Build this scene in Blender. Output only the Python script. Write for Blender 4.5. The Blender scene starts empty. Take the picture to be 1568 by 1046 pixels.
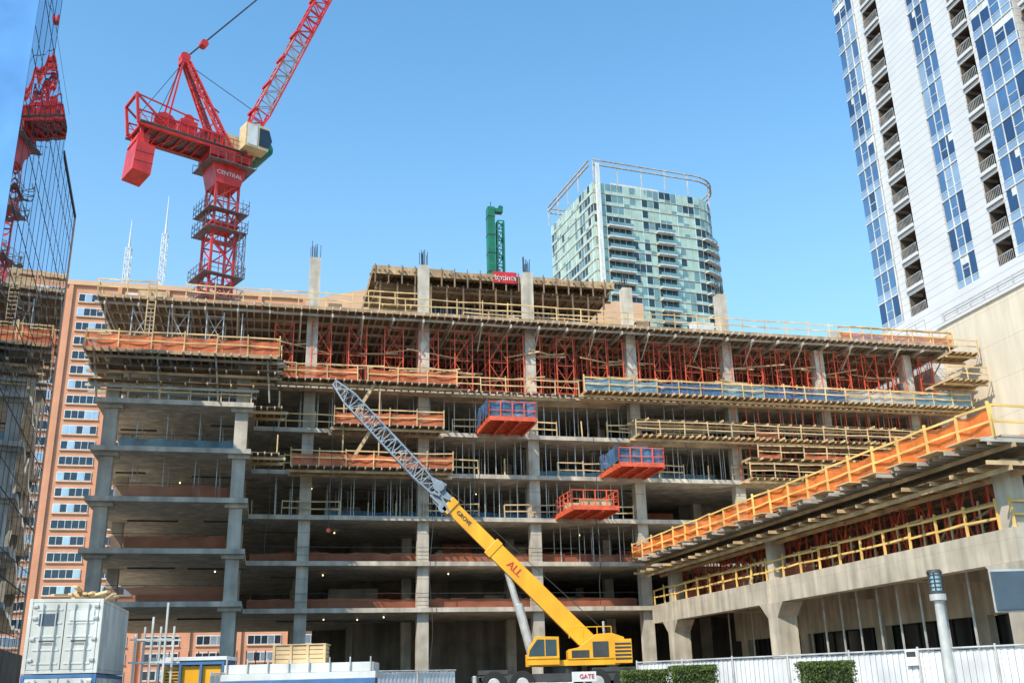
import bpy, math, random
from mathutils import Vector, Matrix
random.seed(7)
R=random.uniform
# ------------------------------------------------------------ materials
def mat(name,col,rough=.7,metal=0.,var=.25,scale=1.5,bump=0.,streak=0.,spec=.5,trans=0.,transl=0.,emit=0.):
    m=bpy.data.materials.new(name); m.use_nodes=True; nt=m.node_tree; N=nt.nodes; L=nt.links
    b=N['Principled BSDF']; out=N['Material Output']
    b.inputs['Roughness'].default_value=rough; b.inputs['Metallic'].default_value=metal
    b.inputs['Specular IOR Level'].default_value=spec
    tc=N.new('ShaderNodeTexCoord')
    n1=N.new('ShaderNodeTexNoise'); n1.inputs['Scale'].default_value=scale; n1.inputs['Detail'].default_value=6
    L.new(tc.outputs['Object'],n1.inputs['Vector'])
    mr=N.new('ShaderNodeMapRange'); mr.inputs[1].default_value=.3; mr.inputs[2].default_value=.7
    mr.inputs[3].default_value=1-var; mr.inputs[4].default_value=1+var*.6
    L.new(n1.outputs['Fac'],mr.inputs[0])
    fac=mr.outputs[0]
    if streak>0:
        mp=N.new('ShaderNodeMapping'); mp.inputs['Scale'].default_value=(1.3,1.3,.12)
        L.new(tc.outputs['Object'],mp.inputs[0])
        n2=N.new('ShaderNodeTexNoise'); n2.inputs['Scale'].default_value=1.2; n2.inputs['Detail'].default_value=5
        L.new(mp.outputs[0],n2.inputs['Vector'])
        m2=N.new('ShaderNodeMapRange'); m2.inputs[1].default_value=.35; m2.inputs[2].default_value=.7
        m2.inputs[3].default_value=1-streak; m2.inputs[4].default_value=1.05
        L.new(n2.outputs['Fac'],m2.inputs[0])
        mu=N.new('ShaderNodeMath'); mu.operation='MULTIPLY'; L.new(fac,mu.inputs[0]); L.new(m2.outputs[0],mu.inputs[1]); fac=mu.outputs[0]
    vm=N.new('ShaderNodeVectorMath'); vm.operation='SCALE'; vm.inputs[0].default_value=col[:3]
    L.new(fac,vm.inputs['Scale']); L.new(vm.outputs[0],b.inputs['Base Color'])
    if bump>0:
        bp=N.new('ShaderNodeBump'); bp.inputs['Strength'].default_value=bump; bp.inputs['Distance'].default_value=.05
        L.new(n1.outputs['Fac'],bp.inputs['Height']); L.new(bp.outputs[0],b.inputs['Normal'])
    if emit>0:
        b.inputs['Emission Color'].default_value=(*col[:3],1); b.inputs['Emission Strength'].default_value=emit
    src=b.outputs[0]
    if transl>0:
        t=N.new('ShaderNodeBsdfTranslucent'); L.new(vm.outputs[0],t.inputs[0])
        mx=N.new('ShaderNodeMixShader'); mx.inputs[0].default_value=transl; L.new(src,mx.inputs[1]); L.new(t.outputs[0],mx.inputs[2]); src=mx.outputs[0]
    if trans>0:
        t=N.new('ShaderNodeBsdfTransparent')
        mx=N.new('ShaderNodeMixShader'); mx.inputs[0].default_value=trans; L.new(src,mx.inputs[1]); L.new(t.outputs[0],mx.inputs[2]); src=mx.outputs[0]
    if src!=b.outputs[0]: L.new(src,out.inputs[0])
    return m
def seams(m,zs,ys,depth=.6,w=.02):
    """panel joints: darken a thin line every zs metres up and every ys metres along"""
    nt=m.node_tree;N=nt.nodes;L=nt.links;b=N['Principled BSDF']
    old=b.inputs['Base Color'].links[0].from_socket
    tc=N.new('ShaderNodeTexCoord');sp=N.new('ShaderNodeSeparateXYZ');L.new(tc.outputs['Object'],sp.inputs[0])
    last=None
    for ax,st in ((2,zs),(1,ys),(0,ys)):
        if not st: continue
        d=N.new('ShaderNodeMath');d.operation='DIVIDE';L.new(sp.outputs[ax],d.inputs[0]);d.inputs[1].default_value=st
        f=N.new('ShaderNodeMath');f.operation='FRACT';L.new(d.outputs[0],f.inputs[0])
        g=N.new('ShaderNodeMath');g.operation='LESS_THAN';L.new(f.outputs[0],g.inputs[0]);g.inputs[1].default_value=w/st
        if last is None: last=g.outputs[0]
        else:
            h=N.new('ShaderNodeMath');h.operation='MAXIMUM';L.new(last,h.inputs[0]);L.new(g.outputs[0],h.inputs[1]);last=h.outputs[0]
    s=N.new('ShaderNodeMath');s.operation='MULTIPLY_ADD';L.new(last,s.inputs[0]);s.inputs[1].default_value=-depth;s.inputs[2].default_value=1
    v=N.new('ShaderNodeVectorMath');v.operation='SCALE';L.new(old,v.inputs[0]);L.new(s.outputs[0],v.inputs['Scale'])
    L.new(v.outputs[0],b.inputs['Base Color'])
M={}
M['concrete']=mat('concrete',(.62,.54,.44),.85,var=.3,scale=.8,bump=.3,streak=.32)
M['conc_dark']=mat('concrete_dark',(.28,.23,.18),.9,var=.35,scale=.5,streak=.4)  # darker concrete tone for inner walls, joints and bases
M['recess']=mat('balcony_recess_shade',(.13,.095,.07),.8,var=.3,scale=.5)  # brown with the recess shade put into the base colour
M['conc_warm']=mat('concrete_warm',(.6,.52,.41),.85,var=.25,scale=.6,bump=.3,streak=.35)
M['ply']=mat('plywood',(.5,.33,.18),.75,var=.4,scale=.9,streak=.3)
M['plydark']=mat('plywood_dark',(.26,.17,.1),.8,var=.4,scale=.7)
M['alu']=mat('aluminium_joist',(.54,.48,.4),.5,.15,var=.35,scale=1.)
M['wood']=mat('timber',(.62,.43,.23),.7,var=.45,scale=.8)
M['rail']=mat('rail_timber',(.74,.49,.22),.65,var=.45,scale=.9)
M['yellowrail']=mat('yellow_painted_timber',(.9,.57,.18),.6,var=.3,scale=.7)
M['net']=mat('orange_net',(.88,.23,.09),.7,var=.4,scale=.9,transl=.3,trans=.2)
M['netbright']=mat('bright_orange_net',(.98,.25,.05),.7,var=.35,scale=.9,transl=.35,trans=.1)
M['netred']=mat('brown_red_net',(.46,.14,.07),.8,var=.35,scale=.7,trans=.35)
M['netblue']=mat('blue_tarp',(.07,.21,.4),.6,var=.5,scale=.8,transl=.2,trans=.25)
M['netteal']=mat('pale_blue_tarp',(.2,.38,.48),.6,var=.5,scale=.8,transl=.2,trans=.2)
M['netwhite']=mat('white_tarp',(.6,.6,.57),.6,var=.3,scale=.6,transl=.3,trans=.1)
M['red']=mat('red_shoring',(.8,.12,.05),.5,var=.35,scale=2)
M['steel']=mat('galvanised_post',(.55,.53,.5),.4,.25,var=.3,scale=2)
M['dark']=mat('dark_steel',(.06,.06,.06),.6,.3,var=.3)
M['void']=mat('opening_shade',(.02,.022,.025),.15,.2,var=.3)  # near-black, stands in for shade in the wing's ground-floor openings
M['cage']=mat('cage_steel',(.2,.15,.16),.6,.2,var=.3)
M['crane_red']=mat('crane_red_paint',(.72,.04,.03),.4,var=.3,scale=.9,bump=.05,streak=.2)
M['crane_grey']=mat('crane_grey_paint',(.38,.36,.37),.45,var=.25,scale=1)
M['jib_blue']=mat('jib_blue_grey_paint',(.25,.3,.35),.45,var=.25,scale=1)
M['crane_tan']=mat('crane_cream_paint',(.66,.5,.28),.5,var=.2)
M['yellow']=mat('crane_yellow_paint',(.88,.41,.012),.35,var=.15,scale=.9,streak=.15)
M['white']=mat('white_paint',(.76,.75,.72),.5,var=.15,scale=1,streak=.2)
M['contwhite']=mat('container_paint',(.72,.7,.64),.5,var=.18,scale=.7,streak=.25)
M['fence']=mat('fence_screen',(.7,.69,.7),.6,var=.2,scale=.7,streak=.15)
M['rubber']=mat('rubber',(.02,.02,.02),.85)
M['blue']=mat('blue_paint',(.06,.17,.35),.5)
M['bluepanel']=mat('blue_form_panel',(.03,.06,.14),.5,var=.4)
M['green']=mat('green_paint',(.01,.15,.08),.4,var=.3)
M['glassdark']=mat('dark_glass',(.05,.07,.09),.08,.5,var=.2)
def glass(name,col,rough=.03,metal=.85,wob=.05,wsc=.25,var=.2):
    m=mat(name,col,rough,metal,var=var,scale=.35)
    nt=m.node_tree;N=nt.nodes;L=nt.links;b=N['Principled BSDF']
    tc=N.new('ShaderNodeTexCoord');n=N.new('ShaderNodeTexNoise');n.inputs['Scale'].default_value=wsc;n.inputs['Detail'].default_value=1
    L.new(tc.outputs['Object'],n.inputs['Vector'])
    bp=N.new('ShaderNodeBump');bp.inputs['Strength'].default_value=wob;bp.inputs['Distance'].default_value=.5
    L.new(n.outputs['Fac'],bp.inputs['Height']);L.new(bp.outputs[0],b.inputs['Normal'])
    return m
M['mirror']=glass('mirror_glass',(.48,.58,.72),.01,1.,wob=.05)
M['glassblue']=glass('blue_glass',(.26,.36,.48),.04,.85,wob=.2)
M['glassblue2']=glass('pale_blue_glass',(.5,.58,.66),.1,.6,wob=.2)
M['glassblue3']=glass('deep_blue_glass',(.1,.16,.25),.04,.8,wob=.2)
M['gt1']=glass('green_glass_pale',(.5,.62,.5),.2,.25,wob=.1)
M['gt2']=glass('green_glass_mid',(.34,.45,.38),.06,.7,wob=.1)
M['gt3']=glass('green_glass_dark',(.06,.1,.11),.05,.6,wob=.1)
M['panel']=mat('white_metal_panel',(.66,.64,.63),.45,.05,var=.06,scale=.3); seams(M['panel'],.82,0,.4,.06)
M['beige']=mat('beige_wall',(.72,.62,.48),.8,var=.08,scale=.25,streak=.1); seams(M['beige'],3.4,0,.25,.05)
M['brick']=mat('orange_brick',(.66,.31,.18),.85,var=.12,scale=.3); seams(M['brick'],.5,0,.12,.08)
M['tan']=mat('tan_stone',(.66,.4,.25),.8,var=.1,scale=.3)
M['asphalt']=mat('asphalt',(.05,.05,.05),.9,var=.3,scale=2,bump=.2)
M['dirt']=mat('ground_dirt',(.24,.19,.14),.95,var=.35,scale=.4,bump=.3)
M['leaf']=mat('hedge_leaf',(.12,.17,.03),.6,var=.6,scale=9,transl=.3)
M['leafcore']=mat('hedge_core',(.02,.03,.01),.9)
M['signred']=mat('red_banner',(.6,.02,.03),.6)
M['signdark']=mat('sign_back_blue_grey',(.07,.1,.13),.5)
M['bulb']=mat('lamp_bulb',(1.,.75,.4),.5,emit=3)
# ------------------------------------------------------------ mesh helpers
class Part:
    def __init__(s): s.v=[];s.f=[]
    def quad(s,a,b,c,d):
        i=len(s.v); s.v+=[tuple(a),tuple(b),tuple(c),tuple(d)]; s.f.append((i,i+1,i+2,i+3))
    def hexa(s,p):
        i=len(s.v); s.v+=[tuple(q) for q in p]
        for f in ((0,3,2,1),(4,5,6,7),(0,1,5,4),(1,2,6,5),(2,3,7,6),(3,0,4,7)): s.f.append(tuple(i+k for k in f))
    def box(s,x0,x1,y0,y1,z0,z1):
        if x0>x1:x0,x1=x1,x0
        if y0>y1:y0,y1=y1,y0
        if z0>z1:z0,z1=z1,z0
        s.hexa([(x0,y0,z0),(x1,y0,z0),(x1,y1,z0),(x0,y1,z0),(x0,y0,z1),(x1,y0,z1),(x1,y1,z1),(x0,y1,z1)])
    def beam(s,p,q,w=.1,h=None,w2=None,h2=None):
        h=h or w; w2=w2 or w; h2=h2 or h
        p=Vector(p);q=Vector(q);d=q-p
        if d.length<1e-5:return
        d.normalize(); up=Vector((0,0,1))
        if abs(d.z)>.98: up=Vector((0,1,0))
        a=d.cross(up).normalized(); b=a.cross(d)
        P=[]
        for c,ww,hh in ((p,w,h),(q,w2,h2)):
            P+=[c-a*ww/2-b*hh/2,c+a*ww/2-b*hh/2,c+a*ww/2+b*hh/2,c-a*ww/2+b*hh/2]
        s.hexa(P)
    def cyl(s,p,q,r,r2=None,n=12):
        r2=r if r2 is None else r2
        p=Vector(p);q=Vector(q);d=(q-p).normalized(); up=Vector((0,0,1))
        if abs(d.z)>.98: up=Vector((0,1,0))
        a=d.cross(up).normalized(); b=a.cross(d); i=len(s.v)
        for c,rr in ((p,r),(q,r2)):
            for k in range(n):
                t=2*math.pi*k/n; s.v.append(tuple(c+a*rr*math.cos(t)+b*rr*math.sin(t)))
        for k in range(n):
            k2=(k+1)%n; s.f.append((i+k,i+k2,i+n+k2,i+n+k))
        s.f.append(tuple(i+k for k in range(n-1,-1,-1))); s.f.append(tuple(i+n+k for k in range(n)))
    def prism(s,pts,y0,y1):
        """polygon in xz extruded along y"""
        n=len(pts);i=len(s.v)
        s.v+=[(x,y0,z) for x,z in pts]+[(x,y1,z) for x,z in pts]
        s.f.append(tuple(range(i,i+n))); s.f.append(tuple(range(i+2*n-1,i+n-1,-1)))
        for k in range(n):
            k2=(k+1)%n; s.f.append((i+k,i+n+k,i+n+k2,i+k2))
    def lattice(s,p,q,w,h,n,c=.12,d=.07,w2=None,h2=None):
        w2=w2 or w;h2=h2 or h
        p=Vector(p);q=Vector(q);D=(q-p);dn=D.normalized();up=Vector((0,0,1))
        if abs(dn.z)>.98: up=Vector((0,1,0))
        a=dn.cross(up).normalized();b=a.cross(dn)
        def cor(t):
            c0=p+D*t;ww=w+(w2-w)*t;hh=h+(h2-h)*t
            return [c0-a*ww/2-b*hh/2,c0+a*ww/2-b*hh/2,c0+a*ww/2+b*hh/2,c0-a*ww/2+b*hh/2]
        A=cor(0);B=cor(1)
        for k in range(4): s.beam(A[k],B[k],c)
        for i in range(n):
            P=cor(i/n);Q=cor((i+1)/n)
            for k in range(4):
                k2=(k+1)%4
                s.beam(P[k],P[k2],d)
                if i%2: s.beam(P[k],Q[k2],d)
                else: s.beam(P[k2],Q[k],d)
        for k in range(4): s.beam(B[k],B[(k+1)%4],d)
class Group:
    def __init__(s,name,loc=(0,0,0),rz=0.):
        s.e=bpy.data.objects.new(name,None); bpy.context.scene.collection.objects.link(s.e)
        s.e.location=loc; s.e.rotation_euler=(0,0,rz); s.p={}
    def part(s,name,m):
        if name not in s.p: s.p[name]=(Part(),m)
        return s.p[name][0]
    def done(s,bevel=0):
        for n,(p,m) in s.p.items():
            if not p.v: continue
            me=bpy.data.meshes.new(n); me.from_pydata(p.v,[],p.f); me.materials.append(M[m]); me.update()
            o=bpy.data.objects.new(n,me); bpy.context.scene.collection.objects.link(o); o.parent=s.e
            if bevel:
                bv=o.modifiers.new('b','BEVEL'); bv.width=bevel; bv.segments=2; bv.limit_method='ANGLE'
def text(g,name,body,size,loc,rot,m,ext=.01):
    c=bpy.data.curves.new(name,'FONT'); c.body=body; c.size=size; c.extrude=ext; c.align_x='CENTER'; c.align_y='CENTER'
    o=bpy.data.objects.new(name,c); bpy.context.scene.collection.objects.link(o); o.parent=g.e
    o.location=loc; o.rotation_euler=rot; c.materials.append(M[m]); return o
A14=math.radians(14)
ORG=(-6.8,80,0)
# ------------------------------------------------------------ construction helpers
def rail(g,a,b,z,step=2.2,h=1.2,net=None,m='rail',nh=1.0,t=.08,side=1,frac=1.,gap=0.):
    a=Vector(a);b=Vector(b);d=b-a;L=d.length;n=max(1,round(L/step)); P=g.part('guardrail_'+m,m)
    nn=d.normalized(); off=Vector((-nn.y,nn.x))*.07*side
    for i in range(n+1):
        p=a+d*(i/n); P.beam((p.x,p.y,z-.1),(p.x+R(-.06,.06),p.y,z+h+R(-.05,.2)),t)
    for i in range(n):
        if random.random()<gap: continue
        p=a+d*(i/n);q=a+d*((i+1)/n)
        for k in (.55,1.1):
            P.beam((p.x,p.y,z+k*h/1.15+R(-.05,.05)),(q.x,q.y,z+k*h/1.15+R(-.05,.05)),.05,.1)
    if net:
        Q=g.part('safety_net_'+net,net)
        for i in range(n):
            if random.random()>frac: continue
            z1=z+nh+R(-.08,.08); z2=z+nh+R(-.08,.08); K=4; sag=R(.04,.2); base=a+d*(i/n)
            pts=[]
            for k in range(K+1):
                u=k/K; c=base+d*(u/n)+off*(1+R(0,2.)*(0<k<K)); pts.append((c.x,c.y,z1+(z2-z1)*u-sag*4*u*(1-u)))
            for k in range(K):
                (x0,y0,t0),(x1,y1,t1)=pts[k],pts[k+1]; Q.quad((x0,y0,z+.02),(x1,y1,z+.02),(x1,y1,t1),(x0,y0,t0))
def form(g,x0,x1,y0,y1,z,axis='y',js=.6,jm='alu',pm='plydark',prot=.5,led=None,lm='wood',jh=.18):
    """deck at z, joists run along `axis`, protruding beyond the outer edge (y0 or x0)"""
    g.part('formwork_deck_'+pm,pm).box(x0,x1,y0,y1,z-.04,z)
    J=g.part('formwork_joists_'+jm,jm);Lp=g.part('formwork_ledgers_'+lm,lm)
    if axis=='y':
        n=int((x1-x0)/js)
        for i in range(n+1):
            x=x0+.05+(x1-x0-.1)*i/max(1,n)+R(-.05,.05); J.box(x-.045,x+.045,y0-R(0,prot),y1,z-.045-jh,z-.045)
        ys=led or [y0+.6,y0+2.4]
        for y in ys:
            x=x0
            while x<x1:
                xe=min(x1+R(0,.5),x+R(3,6)); yy=y+R(-.08,.08); Lp.box(x-R(0,.4),xe,yy-.06,yy+.06,z-.05-jh-.2,z-.05-jh); x=xe+.02
    else:
        n=int((y1-y0)/js)
        for i in range(n+1):
            y=y0+.05+(y1-y0-.1)*i/max(1,n)+R(-.05,.05); J.box(x0-R(0,prot),x1,y-.045,y+.045,z-.045-jh,z-.045)
        xs=led or [x0+.6,x0+2.4]
        for x in xs:
            y=y0
            while y<y1:
                ye=min(y1+R(0,.5),y+R(3,6)); xx=x+R(-.08,.08); Lp.box(xx-.06,xx+.06,y-R(0,.4),ye,z-.05-jh-.2,z-.05-jh); y=ye+.02
def shores(g,xs,ys,z0,z1,m='red',r=.07,brace=True,name=None):
    P=g.part(name or 'shoring_'+m,m)
    for y in ys:
        for i,x in enumerate(xs):
            xx=x+R(-.06,.06); P.beam((xx,y,z0),(xx,y,z1),r)
            if brace and i+1<len(xs) and i%2==0:
                x2=xs[i+1]; h=(z1-z0)/2
                for k in range(2):
                    P.beam((x,y,z0+k*h+.2),(x2,y,z0+(k+1)*h-.2),r*.5); P.beam((x2,y,z0+k*h+.2),(x,y,z0+(k+1)*h-.2),r*.5)
                for zz in (z0+.3,z0+h,z1-.4): P.beam((x,y,zz),(x2,y,zz),r*.55)
def fr(a,b,s):
    o=[];x=a
    while x<=b+1e-6: o.append(x);x+=s
    return o
# ------------------------------------------------------------ main building
H=[7.5,11,14.5,18,21.4,25]
B=Group('building_under_construction',ORG,A14)
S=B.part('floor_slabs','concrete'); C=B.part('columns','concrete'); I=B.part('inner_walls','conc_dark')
XL=-24.6
for k,h in enumerate(H[:5]):
    S.box(-14.2,50,-.6,24,h-.34,h)
    S.box(XL-.3,-14.2,-7.5,24,h-.34,h)
S.box(-14.2,50,-.5,24,24.66,25)
S.box(XL,-14.2,-6,24,24.3,24.62)
cols=[-19.4,-10,-.7,8.6,17.9,27.2,36.5,45.8]
zs=[0]+H
for k in range(6):
    z0=zs[k]; z1=zs[k+1]-.34
    for x in cols[1:]:
        C.box(x-.45,x+.45,-.1,.8,z0,z1)
        for y in (9.3,18.4): C.box(x-.4,x+.4,y,y+.8,z0,z1)
    for x in (-23.9,-15.0):
        C.box(x-.45,x+.45,-6.9,-6.0,z0,z1)
        C.box(x-.75,x+.75,-7.1,-5.6,z1-.28,z1-.002)
        C.box(x-.4,x+.4,2,2.8,z0,z1)
for x in cols[1:6]: C.box(x-.45,x+.45,-.1,.8,25,36.4-(x>10)*.8)
C.box(36.05,36.95,-.1,.8,25,30.6);C.box(45.35,46.25,-.1,.8,25,30.6)
for x in (-15,): C.box(x-.45,x+.45,-6.9,-6.,24.6,25.4)
RB=B.part('rebar','dark')
for x in cols[1:6]:
    for i in range(10):
        a=x+R(-.4,.4);y=R(0,.7); RB.beam((a,y,35),(a+R(-.05,.05),y,37.6+R(-.2,.5)-(x>10)*1.),.05)
for x in cols[1:]:
    for k in range(6):
        z0=zs[k]; C2=B.part('column_joints','conc_dark')
        C2.box(x-.455,x+.455,-.105,-.06,z0+2.2,z0+2.23)
# inner walls / core, added to block light from behind
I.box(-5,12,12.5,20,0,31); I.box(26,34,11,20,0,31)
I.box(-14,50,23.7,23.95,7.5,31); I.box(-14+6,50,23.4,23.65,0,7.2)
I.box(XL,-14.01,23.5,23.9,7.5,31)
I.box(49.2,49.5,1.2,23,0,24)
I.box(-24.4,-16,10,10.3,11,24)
for k in range(1,6):
    for i in range(9):
        x=R(-12,44);B.part('infill_panels_'+'ab'[i%2],['conc_warm','netred'][i%2]).box(x,x+R(1.5,4),R(9,11.5),11.8,zs[k],zs[k]+R(1.4,2.8))
def net(g,x0,x1,y,z0,z1,m):
    P=g.part('edge_net_'+m,m); n=max(1,int((x1-x0)/1.2))
    for i in range(n):
        a=x0+(x1-x0)*i/n;b=x0+(x1-x0)*(i+1)/n; P.quad((a,y+.06*(i%2),z0),(b,y+.06*((i+1)%2),z0),(b,y+.06*((i+1)%2),z1+R(-.12,.05)),(a,y+.06*(i%2),z1+R(-.12,.05)))
for h in (7.5,11): net(B,-14,17.4,1.1,h,h+.85,'netred')
for h in (7.5,11,14.5): net(B,-23.4,-15.5,-5.6,h,h+1.15,'netred')
net(B,-23.4,-15.5,-5.2,18,19.1,'netteal')
net(B,-8,17,3.2,14.5,15.5,'netblue'); net(B,9,26,2.2,18,19,'netteal')
for h in (7.5,11,14.5,18): B.part('cable_rail','dark').beam((-23.4,-5.9,h+1.2),(-15.5,-5.9,h+1.2),.04)
for h in (7.5,11):
    for z in (.5,1.1): B.part('cable_rail','dark').beam((-14,-.3,h+z),(17,-.3,h+z),.03)
def thin(xs,ys,z0,z1): shores(B,xs,ys,z0,z1-.34,'steel',.06,False)
thin([x+R(-.4,.4) for x in fr(-12,17,1.2)],(.7,3.2,6),14.5,18)
thin([x+R(-.4,.4) for x in fr(-2,30,1.1)],(.7,3.2,6),18,21.4)
thin([x+R(-.4,.4) for x in fr(-12,48,1.3)],(.7,3.2,6),21.4,25)
thin([x+R(-.4,.4) for x in fr(11,17,1.2)],(.9,3.2),11,14.5)
for k in (3,4,5): thin([-22.3,-20.2,-18,-16.5],(-5,-2,1),zs[k],zs[k+1])
thin([-22.9,-21.5,-20.1,-18.7,-17.3,-15.9],(-7.2,-6.6,-3),21.4,25)
for i in range(60):
    k=random.randrange(1,6); x=R(-13,40); y=R(1.5,8); w_=R(.4,2.2); z=zs[k]
    ab=random.choice('ab'); B.part('stored_material_'+ab,{'a':'wood','b':'plydark'}[ab]).box(x,x+w_,y,y+R(.5,1.5),z,z+R(.2,1.1))
for k in range(1,6):
    for i in range(9):
        x=-23+i*5.2+R(-1,1); y=R(1,5) if x>-14 else R(-4,0); z=zs[k]-.75
        B.part('hung_pipes','dark').beam((x,y,z),(x+R(2,4.5),y,z),.12)
for k in range(4):
    for i in range(3):
        x=R(-22,16);y=R(-3,3) if x<-15 else R(1.5,6);z=zs[k+1]-.6
        B.part('lamp_bulbs','bulb').cyl((x,y,z),(x,y,z+.12),.05,n=6)
        B.part('lamp_cords','dark').beam((x,y,z+.12),(x,y,z+.3),.02)
# level 25 platform & rails
form(B,-13.6,1.6,-2.8,-.6,24.9,lm='wood'); rail(B,(-13.6,-2.8),(-6.4,-2.8),24.9,net='net'); rail(B,(-5.6,-2.8),(1.6,-2.8),24.9,net='net')
form(B,1.6,16.8,-1.2,-.6,24.9); rail(B,(1.8,-1.2),(12.5,-1.2),24.9,gap=.2)
form(B,12.5,50,-2.8,-.6,24.9,jm='wood',led=[-2.2,-1.]); 
for a,b,c in ((12.5,19,'netteal'),(19,25,'netblue'),(25,29,'netteal'),(29,37,'netblue'),(37,44,'netwhite'),(44,50,'netteal')): rail(B,(a,-2.8),(b,-2.8),24.9,net=c,nh=1.1)
rail(B,(12.5,-2.6),(50,-2.6),24.9,net='netwhite',nh=.55,frac=.5)
# level 21.4
form(B,-8.2,.5,-3,-.6,21.3); rail(B,(-8.2,-3),(.5,-3),21.3,net='net')
rail(B,(-14,-.5),(24,-.5),21.4,gap=.3) 
form(B,17,50,-2.4,-.6,21.35,jm='wood',prot=.8); form(B,17,50,-1.6,-.6,22.9,jm='wood',prot=.9,js=1.1)
form(B,27,50,-2.6,-.6,19.6,jm='wood',js=1.); rail(B,(28,-2.4),(50,-2.4),19.6,net='net',nh=.5,frac=.5,m='wood')
rail(B,(17,-2.3),(50,-2.3),21.35,m='wood',net='netred',frac=.3,nh=.8)
shores(B,fr(27,49.5,1.1),(-.8,1.2),18,24.6,'red',.06,False)
# level 18
form(B,-11.3,1.2,-3,-.6,17.9); rail(B,(-11.3,-3),(1.2,-3),17.9,net='net')
rail(B,(-14,-.5),(6,-.5),18,gap=.2); rail(B,(6,-.4),(40,-.4),18,m='wood',gap=.3)
form(B,27,50,-2.6,-.6,17.9,jm='wood'); rail(B,(27,-2.6),(50,-2.6),17.9,net='net',m='wood',frac=.4)
rail(B,(-14,-.4),(17,-.4),14.5,m='wood',h=1.1,gap=.3)
for h in (17.9,21.3,24.9):
    form(B,-14.2,-12.2,-7,-3,h,js=.5); rail(B,(-12.4,-6.8),(-12.4,-3),h,net=None)
# timber stair towers
for z0 in (17.9,21.3):
    Wd=B.part('timber_stairs','wood')
    for s_ in (-.4,.4):
        Wd.beam((-7,-2+s_,z0),(-5,-2+s_,z0+3.5),.08,.25)
    for i in range(12): Wd.box(-7+i*.167,-6.8+i*.167,-2.4,-1.6,z0+i*.29,z0+i*.29+.05)
    for x in (-7.4,-4.6): Wd.beam((x,-2.4,z0),(x,-2.4,z0+3.4),.1)
# left block upper forms (24.7)
form(B,XL-1.2,-12.6,-8.8,0,24.6,jm='alu',js=.55,prot=.7,led=[-8,-6,-4,-1.5],lm='alu'); form(B,XL-.8,-12.8,-8.2,-7,23.6,js=1.1,jm='alu',prot=.6,lm='wood')
form(B,XL-.8,-14.2,-8,-7.2,22.6,js=1.6,jm='wood',prot=.5,lm='alu')
rail(B,(XL-1.2,-8.8),(-12.6,-8.8),24.6,net='net',h=1.35,nh=1.2); rail(B,(XL-1.2,-8.8),(XL-1.2,0),24.6,net='net')
rail(B,(-12.6,-8.8),(-12.6,-3),24.6,net='net')
rail(B,(XL-.3,-7.4),(-14.4,-7.4),21.4)
B.part('form_edge_board','ply').box(XL-1.2,-12.6,-8.86,-8.81,24.35,24.62)
for x in (XL-.6,-21,-17,-13.4): B.part('form_struts','alu').beam((x,-8.3,24.4),(x+.3,-7.3,21.5),.1)
# shored storey 25 -> 31
shores(B,fr(-24,-15,1.4),(-1,1.5,4.5),24.6,30.6,'steel',.08)
shores(B,fr(-13,49.5,1.5),(-.1,2.2,5,8),25,30.6,'red',.075)
shores(B,fr(8,49.5,1.0),(.9,3.5),25,30.6,'red',.06,False)
for z in (26.8,28.6): 
    for i in range(26):
        x=R(-13,46); B.part('loose_timbers','wood').beam((x,R(-1,2),z+R(-.3,.3)),(x+R(2,5),R(-1,2),z+R(-.3,.3)),.1)
# top deck
form(B,-26.6,50,-1.8,21,31.2,jm='alu',js=.62,prot=.7,led=[-1.2,.9,3.2,5.6,8.4],jh=.26,lm='alu')
T=B.part('top_slab','concrete'); T.box(-26,49.6,-.9,23,31.204,31.5)
B.part('top_edge_board','ply').box(-26.6,50,-1.88,-1.83,31.02,31.3)
for i in range(31):
    x=-26+i*2.5; b=B.part('cantilever_brackets','alu')
    b.beam((x,-1.9,30.55),(x,6,30.55),.12,.3); 
    if i%2==0: b.beam((x,-1.8,30.5),(x,.4,28.9),.09)
rail(B,(-26.6,-1.8),(50,-1.8),31.3,h=1.25,gap=.08); rail(B,(50,-1.8),(50,12),31.3)
rail(B,(-26.6,-1.8),(-26.6,14),31.3)
rail(B,(38,-1.7),(50,-1.7),31.3,net='net',nh=.8,frac=.8); rail(B,(-20,3),(-6,3),31.4,net=None)
rail(B,(3,1.6),(17,1.6),31.4,net='net',nh=1.3,h=1.5); rail(B,(20,6),(45,6),31.4)
rail(B,(-26.4,-1.2),(-17,-1.2),27,net='net'); form(B,-26.4,-17,-1.4,0,27)
# scaffold bay at far right end
form(B,47,51.3,-4,-.6,27.2,jm='wood'); rail(B,(47,-4),(51.3,-4),27.2); form(B,48.5,51.6,-3,0,30.2,jm='wood'); rail(B,(48.5,-3),(51.6,-3),30.2)
for i in range(60):
    x=R(-25,48);y=R(-.9,7);m=random.choice(['ply','wood','plydark','netred','steel','white'])
    B.part('stacked_material_'+m,m).box(x,x+R(.5,2.6),y,y+R(.5,1.4),31.5,31.5+R(.2,1.1))
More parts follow.
